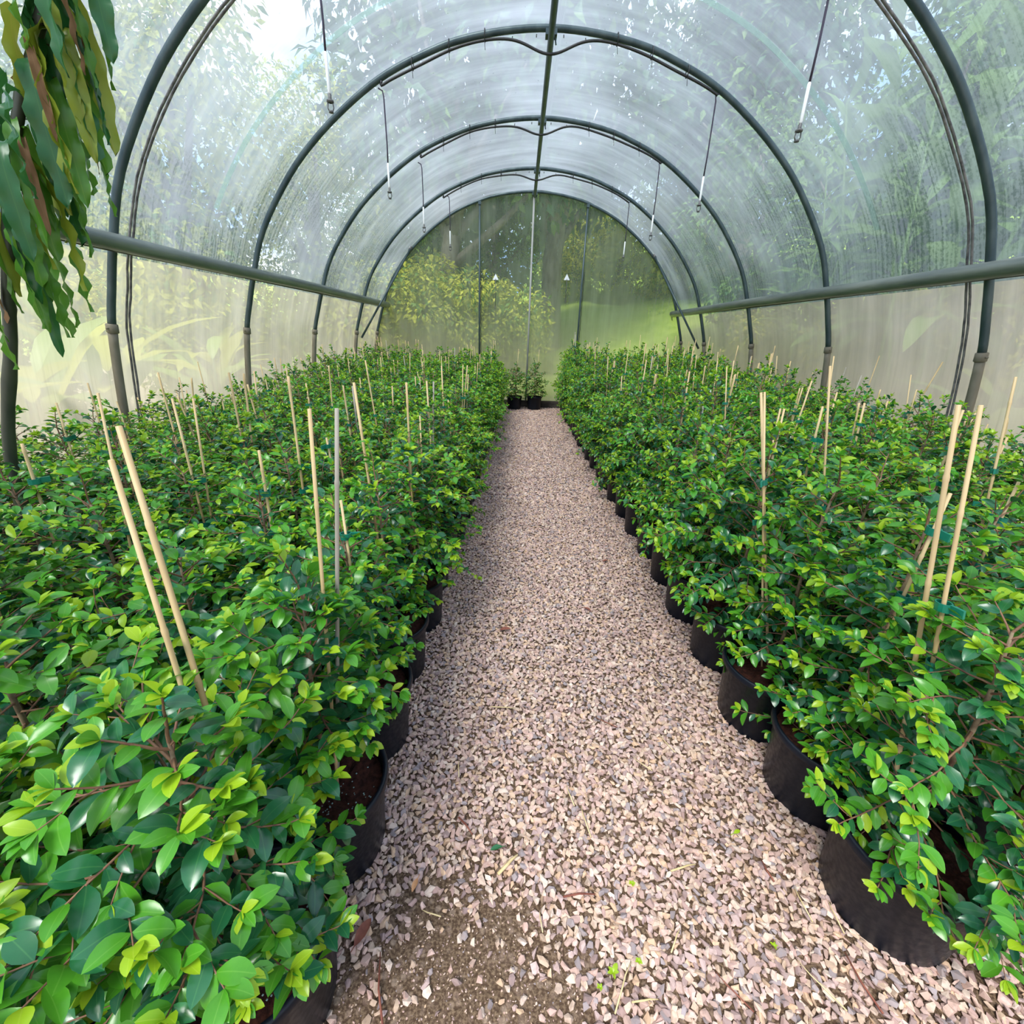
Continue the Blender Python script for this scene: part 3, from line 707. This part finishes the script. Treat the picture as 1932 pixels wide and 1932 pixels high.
for k in range(66):
    f = k / 65; p = upper[int(f * (len(upper) - 1))] + Vector((rnd.uniform(-.05, .06), rnd.uniform(-.06, .06), rnd.uniform(-.03, .03)))
    L = rnd.uniform(.34, .52); Wd = rnd.uniform(.045, .068)
    r = rnd.random(); mn = 'strap_dark' if r < .34 else 'strap_green' if r < .68 else 'strap_yellow' if r < .80 else 'strap_brown'
    if mn == 'strap_brown': Wd *= .5; L *= .75
    vs, fs, uvs = strap(L, Wd, rnd, rnd.uniform(.14, .30), rnd.uniform(-.9, .9)); mb = MB(); mb.add(vs, fs, 0, uvs)
    o = obj('leaf', mb.mesh('leaf', mn), t, p); o.rotation_euler = (0, 0, k * 2.4 + rnd.uniform(-.4, .4))

# ------------------------------------------------------------------ gravel
PAL = np.array([(.66, .46, .38), (.60, .40, .34), (.50, .34, .29), (.66, .49, .38), (.70, .53, .42), (.44, .29, .26), (.60, .43, .31), (.34, .24, .23), (.70, .56, .47), (.52, .38, .36), (.64, .43, .28), (.33, .28, .29), (.68, .48, .42)])
rg = np.random.RandomState(3)
def stone_variant():
    # crushed rock: convex hull of a few jittered points, flat facets
    pts = rg.normal(size=(11, 3)); pts /= np.linalg.norm(pts, axis=1)[:, None]
    pts = pts * rg.uniform(.85, 1.15, (11, 1)) * np.array([1.12, rg.uniform(.68, .95), rg.uniform(.45, .70)])
    bm = bmesh.new(); [bm.verts.new(p) for p in pts]; r = bmesh.ops.convex_hull(bm, input=bm.verts)
    bmesh.ops.delete(bm, geom=[g for g in r['geom_interior'] if isinstance(g, bmesh.types.BMVert)], context='VERTS')
    bmesh.ops.triangulate(bm, faces=bm.faces); bmesh.ops.recalc_face_normals(bm, faces=bm.faces); bm.verts.index_update()
    v = np.array([q.co[:] for q in bm.verts]); f = np.array([[q.index for q in p.verts] for p in bm.faces]); bm.free(); return v, f
SV = [stone_variant() for _ in range(24)]
def pots_mask(x, y):
    m_ = np.ones(len(x), bool)
    for (px, py) in GRID.values():
        if py < 6: m_ &= (x - px) ** 2 + (y - py) ** 2 > (RB - .005) ** 2
    return m_
def dirt_amount(x, y):
    """bare patch at the near end of the path"""
    d = ((x + .11) / .38) ** 2 + ((y - .53) / .34) ** 2
    wob = .25 * np.sin(x * 23 + 1) * np.sin(y * 19) + .18 * np.sin(x * 51 + y * 37)
    return np.clip(1.25 - d + wob, 0, 1)
def scatter(x0, x1, y0, y1, sp):
    gx, gy = np.meshgrid(np.arange(x0, x1, sp), np.arange(y0, y1, sp)); x = gx.ravel() + rg.uniform(-.5, .5, gx.size) * sp; y = gy.ravel() + rg.uniform(-.5, .5, gx.size) * sp
    k = pots_mask(x, y) & (rg.rand(len(x)) > dirt_amount(x, y) * .93); return x[k], y[k]
parts = [(*scatter(-.62, 1.25, .30, 4.2, .0155), .0124), (*scatter(1.25, 2.3, .30, 1.7, .020), .0140), (*scatter(-.50, 1.15, 4.2, 10.6, .0205), .0160)]
X = np.concatenate([p[0] for p in parts]); Y = np.concatenate([p[1] for p in parts]); S = np.concatenate([np.full(len(p[0]), p[2]) for p in parts])
S = S * np.clip(np.exp(rg.normal(0, .20, len(S))), .6, 1.42); Z = S * .20 + rg.uniform(0, .011, len(S))
dist = np.sqrt(X ** 2 + Y ** 2 + 1.6 ** 2); show = S / dist
infr = (np.abs(X) < 1.0 * (Y * .927 + .6)) & (Y > .50)
vis = np.where(infr & (Z > .004), show, 0); big = set(np.argsort(-vis)[:300].tolist())
tone_i = rg.randint(0, len(PAL), len(X)); var_i = rg.randint(0, 24, len(X)); az = rg.uniform(0, 6.28, len(X)); tx = rg.normal(0, .35, len(X)); ty = rg.normal(0, .35, len(X)); br = rg.uniform(.82, 1.16, len(X))
def rotm(a, b, c):
    ca, sa, cb, sb, cc, sc = math.cos(a), math.sin(a), math.cos(b), math.sin(b), math.cos(c), math.sin(c)
    return np.array([[ca, -sa, 0], [sa, ca, 0], [0, 0, 1]]) @ np.array([[1, 0, 0], [0, cb, -sb], [0, sb, cb]]) @ np.array([[cc, 0, sc], [0, 1, 0], [-sc, 0, cc]])
SM = {}
def stone_mesh(vi, ti):
    if (vi, ti) not in SM:
        me = bpy.data.meshes.new('stone'); me.from_pydata(SV[vi][0].tolist(), [], SV[vi][1].tolist()); me.materials.append(MATS['gravel_stone'])
        a = me.color_attributes.new('tone', 'FLOAT_COLOR', 'POINT'); a.data.foreach_set('color', np.tile(np.append(PAL[ti], 1), len(SV[vi][0]))); SM[(vi, ti)] = me
    return SM[(vi, ti)]
rest = np.array([k for k in range(len(X)) if k not in big])
for k in sorted(big):
    o = obj('stone', stone_mesh(int(var_i[k]) % 8, int(tone_i[k])), FLOOR, (X[k], Y[k], Z[k])); o.scale = (S[k],) * 3; o.rotation_euler = (tx[k], ty[k], az[k])
def join_stones(ks, xs, ys, zs, ss, vi, cols, az_, tx_, ty_):
    V, F, K, b = [], [], [], 0
    for k in ks:
        v, f = SV[vi[k]]; V.append((v * ss[k]) @ rotm(az_[k], tx_[k], ty_[k]).T + (xs[k], ys[k], zs[k])); F.append(f + b); b += len(v)
        K.append(np.tile(np.append(cols[k], 1), (len(v), 1)))
    return np.concatenate(V), np.concatenate(F), np.concatenate(K)
def big_mesh(name, V, F, col):
    me = bpy.data.meshes.new(name); V = V.reshape(-1, 3)
    me.vertices.add(len(V)); me.vertices.foreach_set('co', V.ravel()); me.loops.add(F.size); me.loops.foreach_set('vertex_index', F.ravel().astype(np.int32))
    me.polygons.add(len(F)); me.polygons.foreach_set('loop_start', np.arange(0, F.size, 3, dtype=np.int32)); me.materials.append(MATS['gravel_stone'])
    me.update(calc_edges=True); me.shade_flat(); a = me.color_attributes.new('tone', 'FLOAT_COLOR', 'POINT'); a.data.foreach_set('color', col.ravel()); return me
tag(obj('gravel', big_mesh('gravel', *join_stones(rest, X, Y, Z, S, var_i, PAL[tone_i] * br[:, None] * .93, az, tx, ty)), FLOOR), kind='stuff')
# fine grit and half-sunk stones of the bare patch
n = 2600; gx = rg.uniform(-.5, .35, n); gy = rg.uniform(.42, .95, n); kk = (rg.rand(n) < dirt_amount(gx, gy)); gx, gy = gx[kk], gy[kk]
gs = np.where(rg.rand(len(gx)) < .05, rg.uniform(.007, .013, len(gx)), rg.uniform(.0014, .0038, len(gx)))
ng = len(gx); z0 = np.zeros(ng)
tag(obj('grit', big_mesh('grit', *join_stones(range(ng), gx, gy, gs * .15, gs, np.arange(ng) % 24, PAL[rg.randint(0, len(PAL), ng)] * .9, rg.uniform(0, 6, ng), z0, z0)), FLOOR), kind='stuff')

# ------------------------------------------------------------------ litter on the path
def litter_leaf(name, x, y, L, rot, mat, label, tilt=.15):
    v, f, u = leaf_geo(L, L * .42, .35, .12); mb = MB(); mb.add(v, f, 0, u); mb.tube([(0, -.012, 0), (0, .004, 0)], .0012, 4)
    o = obj(name, mb.mesh(name, mat), None, (x, y, .021)); o.rotation_euler = (tilt, .1, rot); return tag(o, label, 'leaf')
litter_leaf('fallen_leaf', .0, .93, .042, 1.9, 'leaf_deep', 'single dark green leaf lying on gravel above the bare dirt patch')
litter_leaf('fallen_leaf', .80, 1.0, .030, -1.2, 'leaf_lime', 'small lime green leaf lying on gravel by the second black pot')
litter_leaf('fallen_leaf', -.26, .83, .040, 2.9, 'dry_orange', 'dry orange leaf on gravel at the edge of the dirt patch')
litter_leaf('fallen_leaf', -.06, 2.08, .065, -1.4, 'dry_red', 'dry reddish-brown curled leaf alone mid-path on gravel')
litter_leaf('fallen_leaf', .50, 2.30, .055, .9, 'dry_red', 'dry red leaf on gravel near the pots opposite the drooping plant')
litter_leaf('fallen_leaf', .74, 2.98, .06, 2.0, 'dry_red', 'dark red dry leaf on gravel touching the shade of the pot row')
litter_leaf('fallen_leaf', -.40, .66, .07, -.4, 'dry_red', 'withered purplish-red leaf beside the pot at the dirt patch')
litter_leaf('fallen_leaf', .30, 10.0, .07, .4, 'dry_red', 'tiny dark dry leaf on gravel in front of the end pots')
ST_ = [(.02, .875, .085, .75, .004), (.585, .885, .09, .25, .0022), (.29, 1.02, .11, 1.75, .0018), (.245, 1.11, .08, 1.85, .0018), (-.02, 1.51, .11, -.05, .0018), (.50, .70, .07, .9, .0016), (.33, .60, .12, 1.0, .0016), (.38, .575, .07, .1, .0016), (.92, .80, .09, 1.6, .0015), (1.0, .77, .08, 1.5, .0015), (.68, 1.35, .09, 2.0, .0015), (.44, 1.45, .10, 2.6, .0015), (-.20, .74, .06, 2.9, .0015), (-.18, 1.20, .07, 1.7, .0014), (.12, .73, .05, 1.7, .0014), (.62, .60, .10, 2.3, .0014), (.86, .62, .12, 2.2, .0014), (.74, 1.72, .09, 1.9, .0015), (.55, 1.25, .08, 2.4, .0015), (.78, .52, .09, 1.2, .0015)]
for k, (x, y, L, a, r) in enumerate(ST_):
    mb = MB(); d = Vector((math.cos(a), math.sin(a), 0)) * L * .5; b = Vector((-d.y, d.x, 0)) * .06
    mb.tube([-d, b * .5, d * .4 + b, d], [r * 1.35, r * 1.35, r * 1.2, r * .7], 5)
    o = obj('straw_piece', mb.mesh('straw_piece', 'straw' if k not in (11, 15) else 'dry_red'), None, (x, y, .026))
    tag(o, 'broad split piece of pale straw at the top of the bare dirt patch' if k == 0 else ('thin dark red twig lying on the gravel path' if k in (11, 15) else 'thin pale straw stalk lying on the gravel path'), 'straw' if k not in (11, 15) else 'twig', 'straw bits on the path')
for x, y, L, a in ((.86, .89, .065, 1.7), (-.30, .58, .15, 1.9), (.24, .80, .10, .1), (-.13, .99, .08, -.8), (.98, .63, .12, 1.7)):
    mb = MB(); d = Vector((math.cos(a), math.sin(a), 0)) * L * .5
    mb.tube([-d, Vector((-d.y, d.x, 0)) * .1, d], [.003, .003, .0015], 5)
    tag(obj('twig', mb.mesh('twig', 'dry_red'), None, (x, y, .022)), 'short dark reddish dry twig lying on the path', 'twig', 'dry twigs on the path')
for x, y, n, s, lab in ((.31, .63, 5, .020, 'bright green seedling sprouting between stones near the dirt patch'), (.385, .655, 7, .010, 'low mossy weed tuft beside the bright seedling on the path'), (.27, .60, 6, .009, 'small mossy weed tuft at the rim of the bare dirt patch'), (.41, .84, 6, .011, 'small green weed tuft among stones beside a straw stalk'), (.78, .70, 4, .012, 'tiny two-leaved weed among gravel before the first black pot')):
    mb = MB(); rw = random.Random(int(x * 997))
    t = thing('weed', lab, 'weed', (x, y, .012))
    for k in range(n):
        v, f, u = LSH[k % 5]; fr = frame(Vector((math.cos(k * 2.4), math.sin(k * 2.4), .5)), Vector((0, 0, 1))) * (s * rw.uniform(.8, 1.2))
        o = obj('leaf', LMESH[(k % 5, 2)], t); o.matrix_basis = Matrix.Translation((0, 0, .004)) @ fr.to_4x4()

# ------------------------------------------------------------------ outside: ground, lawn bank, trees and broad-leaved plants
def terrain(x, y):
    z = -.02
    z += max(0, x - 4.6) * .30 * min(1, max(0, x - 4.6)) if x > 4.6 else 0
    z += max(0, -x - 6.5) * .10
    if y > 12: z += (y - 12) * (.11 + .15 * max(0, min(1, (x + 1) / 3.5)))
    return min(z, 9) - (.35 if (-3.4 < x < 3.8 and -2.3 < y < 10.85) else 0)
mb = MB(); gx = np.linspace(-45, 45, 91); gy = np.linspace(-20, 60, 81)
mb.add([(x, y, terrain(x, y)) for y in gy for x in gx], [(j * 91 + i, j * 91 + i + 1, (j + 1) * 91 + i + 1, (j + 1) * 91 + i) for j in range(80) for i in range(90)])
tag(obj('lawn', mb.mesh('lawn', 'lawn')), kind='structure')
def tree_crown(seed, n, blobs, ls, mats, shape=(.5, 2)):
    r = np.random.RandomState(seed); mb = MB(); S_ = ((0, .15), (.45, 1.), (1., .0))
    v0, f0, u0 = leaf_geo(1, .5, .2, .25, S_); v0 = np.array(v0)
    for k in range(n):
        bx, by, bz, br_, = blobs[r.randint(len(blobs))]
        d = r.normal(size=3); d /= np.linalg.norm(d); rad = br_ * (1 - .55 * r.rand() ** 2.2)
        p = np.array((bx, by, bz)) + d * rad * np.array((1, 1, .8))
        fr = np.array(frame(Vector(d * .7 + r.normal(0, .5, 3) + np.array((0, 0, -.35))), Vector(d * .8 + r.normal(0, .4, 3) + np.array((0, 0, .7)))))
        mb.add([tuple(q) for q in (v0 @ (fr * ls * r.uniform(.6, 1.3)).T + p)], f0, int(r.rand() ** 1.3 * len(mats)), u0)
    return mb.mesh('crown', mats, False)
def tree_wood(seed, H, r0, blobs):
    r = random.Random(seed); mb = MB(); top = Vector((r.uniform(-.3, .3), r.uniform(-.3, .3), H * .8))
    tr = [Vector((0, 0, -.3)), Vector((r.uniform(-.1, .1), 0, H * .25)), top * .55 + Vector((.15, 0, 0)), top]
    mb.tube(tr, [r0 * 1.2, r0, r0 * .7, r0 * .25], 9)
    for b in blobs:
        s = tr[1].lerp(tr[2], r.random()); e = Vector(b[:3]); mid = s.lerp(e, .5) + Vector((r.uniform(-.3, .3), r.uniform(-.3, .3), .1)); mb.tube([s, mid, e], [r0 * .5, r0 * .32, r0 * .1], 6)
    return mb.mesh('trunk', 'tree_bark')
def make_kind(seed, H, W_, nb, n, ls, mats, r0, zlow=.35):
    r = random.Random(seed); blobs = []
    for k in range(nb):
        z = H * (zlow + (1 - zlow) * (k + .5) / nb); sp = W_ * (1 - .55 * abs((z / H - .6) / .4) ** 1.5); a = k * 2.4 + r.uniform(-.5, .5)
        q = sp * r.uniform(.35, .8); blobs.append((q * math.cos(a), q * math.sin(a), z * .93, W_ * r.uniform(.34, .52)))
    return tree_crown(seed, n, blobs, ls, mats), tree_wood(seed, H, r0, blobs)
KINDS = {'gold': make_kind(1, 8.5, 2.6, 16, 12000, .17, ['tree_gold', 'tree_gold', 'tree_mid'], .20, .12), 'dark': make_kind(2, 11.5, 4.2, 15, 6500, .36, ['tree_dark', 'tree_dark', 'tree_mid'], .33, .50), 'mid': make_kind(3, 6.5, 2.6, 12, 7500, .22, ['tree_mid', 'tree_mid', 'tree_dark'], .16, .15), 'bush': make_kind(4, 2.6, 1.5, 10, 5500, .135, ['tree_gold', 'tree_gold', 'tree_mid'], .07, .1), 'far': make_kind(5, 9, 3.6, 12, 6500, .30, ['tree_mid', 'tree_dark', 'tree_mid'], .25, .08)}
TREES = [('gold', -6.9, 10.2, 1.0, 'tall golden-green tree rising behind the drooping plant side sheet'), ('gold', -5.9, 14.2, .9, 'golden-green tree at the tunnel corner left of the big dark trunks'),
    ('dark', -2.4, 16.0, 1.0, 'dark tree with grey trunk behind the end wall, hedge side'), ('dark', 1.1, 17.6, 1.05, 'large dark spreading tree straight behind the end wall'), ('dark', 7.4, 22.0, .95, 'dark tree standing up the lawn behind the end wall'),
    ('far', -11.5, 16, 1.0, 'distant mixed green tree beyond the golden trees'), ('far', -17.5, 12.5, .52, 'bluish far tree under open sky beyond the drooping plant'),
    ('mid', 7.8, 10.8, .95, 'leafy tree on the bank beyond the second hoop'), ('mid', 8.8, 7.4, .72, 'leafy tree on the bank below the tall ginger clumps'), ('far', 12.5, 15.5, .55, 'tall mixed tree high on the bank'), ('mid', 6.9, 14.6, .9, 'leafy tree on the bank at the lawn edge'), ('dark', 8.2, 19, .9, 'dark tree with fine twigs against sky above the bank'),
    ('far', -4.6, 20.5, .8, 'far tree filling the gap beside the grey trunk'), ('far', -3.4, 25.0, 1.05, 'far tree standing behind the other gap trees'), ('far', -1.2, 22.5, .85, 'far tree closing the gap between the dark trunks'), ('mid', -3.9, 17.2, .7, 'leafy small tree under the dark crowns'), ('far', 5.2, 33, .9, 'far tree above the lawn crest'), ('far', 1.5, 30, 1.0, 'far tree closing the view past the end wall'), ('far', -8, 26, 1.1, 'far tree between golden tree and dark trunks'), ('far', 9.5, 29, 1.0, 'far tree at the top of the lawn'), ('far', 17, 22, 1.1, 'far tree along the bank top'), ('far', -19, 20, 1.0, 'far tree past the golden trees')]
for kd, x, y, s, lab in TREES:
    t = thing('tree', lab, 'tree', (x, y, terrain(x, y)), 'trees around the tunnel'); t.rotation_euler.z = x * 1.7 + y; t.scale = (s, s, s)
    tag(obj('crown', KINDS[kd][0], t), kind='stuff'); obj('trunk', KINDS[kd][1], t)
BUSH = [(-4.9, 13.6, 1.25, 'sunlit'), (-3.3, 13.4, 1.2, 'sunlit'), (-1.8, 14.0, 1.1, 'sunlit'), (-.4, 14.8, 1.05, 'sunlit'), (-2.6, 15.6, 1.3, 'sunlit'), (4.6, 24.5, 1.5, 'bank'), (6.6, 23.5, 1.6, 'bank'), (8.2, 21.0, 1.5, 'bank'), (2.6, 25.5, 1.5, 'bank'), (-6.4, 9.2, .8, 'side'), (-7.2, 7.0, .9, 'side'), (-6.8, 5.0, .9, 'side'), (-7.4, 3.0, 1.0, 'side'), (-6.2, 11.0, .8, 'side'), (6.6, 8.6, .8, 'slope'), (6.6, 6.4, .8, 'slope'), (7.0, 4.4, .9, 'slope'), (6.2, 12.4, .7, 'slope'), (7.2, 2.4, .9, 'slope')]
BL = {'sunlit': 'sunlit yellow-green bush seen through the end wall sheet', 'bank': 'yellow-green bush at the top of the sunny lawn', 'side': 'yellow-green bush outside the sheet behind the drooping plant', 'slope': 'yellow-green bush on the bank outside the opposite side sheet'}
for x, y, s, k in BUSH:
    t = thing('bush', BL[k], 'bush', (x, y, terrain(x, y) - .1), 'bushes outside the sheet, ' + k); t.rotation_euler.z = x * 3 + y; t.scale = (s, s, s)
    tag(obj('crown', KINDS['bush'][0], t), kind='stuff'); obj('trunk', KINDS['bush'][1], t)
# broad-leaved banana and ginger clumps
PST = ((0, .12), (.08, .5), (.25, .92), (.5, 1.), (.75, .8), (.92, .4), (1., 0))
def paddle(L, Wd, droop):
    v, f, u = leaf_geo(L, Wd, .25, 0, PST); out = []
    for x, y, z in v:
        t = y / L; out.append((x, y * (1 - .22 * droop * t), z - droop * L * .55 * t * t))
    return out, f, u
PAD = []
for d in (.2, .5, .9):
    for mn in ('banana_leaf', 'tree_mid', 'tree_gold'):
        v, f, u = paddle(1, .24, d); mb = MB(); mb.add(v, f, 0, u); PAD.append((d, mn, mb.mesh('leaf', mn)))
def clump(name, label, cat, x, y, n, H, L, rnd, mats, group, ladder=False):
    z = terrain(x, y); t = thing(name, label, cat, (x, y, z), group)
    mb = MB()
    for k in range(n):
        a = k * 2.4 + rnd.uniform(-.4, .4)
        if ladder:                                        # upright cane with leaves in two ranks
            pass
        b = Vector((math.cos(a) * .12, math.sin(a) * .12, 0)); hh = H * rnd.uniform(.35, .75); e = b * (1 + hh) + Vector((0, 0, hh))
        mb.tube([b - Vector((0, 0, .1)), b.lerp(e, .5), e], [.022, .016, .009], 5)
        pick = [p for p in PAD if p[1] in mats]; pd = rnd.choice(pick)
        el = rnd.uniform(.35, 1.15); fr = frame(Vector((math.cos(a) * math.cos(el), math.sin(a) * math.cos(el), math.sin(el))), Vector((-math.cos(a), -math.sin(a), .6))) * (L * rnd.uniform(.75, 1.2))
        o = obj('leaf', pd[2], t); o.matrix_basis = Matrix.Translation(e) @ fr.to_4x4()
    obj('stalk', mb.mesh('stalk', 'tree_mid'), t)
def ginger(label, x, y, canes, H, rnd, group):
    t = thing('ginger_clump', label, 'plant', (x, y, terrain(x, y)), group); mb = MB()
    for c_ in range(canes):
        a = rnd.uniform(0, 6.28); lean = rnd.uniform(.05, .35); b = Vector((rnd.uniform(-.4, .4), rnd.uniform(-.4, .4), -.1)); hh = H * rnd.uniform(.75, 1.05)
        e = b + Vector((math.cos(a) * lean * hh, math.sin(a) * lean * hh, hh)); mb.tube([b, b.lerp(e, .5) + Vector((0, 0, .1)), e], [.03, .025, .012], 6)
        pa = rnd.uniform(0, 3.14)
        for k in range(11):
            f = .42 + .58 * k / 10; p = b.lerp(e, f); s = 1 if k % 2 else -1; el = .15 + .9 * (k / 10)
            pd = PAD[rnd.choice((1, 4, 7))]; fr = frame(Vector((math.cos(pa) * s * math.cos(el), math.sin(pa) * s * math.cos(el), math.sin(el))), Vector((0, 0, 1)) if el < 1 else Vector((1, 0, .2))) * (rnd.uniform(.95, 1.3) * (1 - .25 * k / 10))
            o = obj('leaf', pd[2], t); o.matrix_basis = Matrix.Translation(p) @ fr.to_4x4()
    obj('cane', mb.mesh('cane', 'tree_mid'), t)
rb = random.Random(61)
for x, y, n, H, L in ((-4.7, 3.2, 9, 1.5, 1.1), (-4.9, 4.4, 10, 1.6, 1.1), (-5.1, 5.6, 11, 1.7, 1.2), (-5.4, 2.6, 9, 1.8, 1.2), (-4.8, 7.0, 9, 1.5, 1.0), (-5.6, 8.4, 9, 1.7, 1.0)):
    clump('banana_clump', 'broad-leaved yellow-green clump outside the sheet beneath the rail, drooping plant side', 'plant', x, y, n, H, L, rb, ('banana_leaf', 'tree_gold'), 'broad-leaved clumps outside')
for x, y, n, H, L in ((5.2, 3.4, 8, 1.2, .9), (5.4, 5.0, 8, 1.3, .9), (5.3, 7.2, 7, 1.1, .8)):
    clump('banana_clump', 'pale broad-leaved clump outside the sheet on the bank side', 'plant', x, y, n, H, L, rb, ('banana_leaf', 'tree_mid'), 'broad-leaved clumps on the bank')
ginger('tall ginger clump with ladder-like leaves against the sky on the bank', 5.3, 7.6, 6, 5.0, rb, 'tall gingers on the bank')
ginger('tall ginger clump with dark ladder leaves above the rail end', 5.4, 6.1, 6, 4.9, rb, 'tall gingers on the bank')
ginger('ginger clump with broad leaves beside the dark twiggy tree', 6.0, 9.8, 5, 4.0, rb, 'tall gingers on the bank')
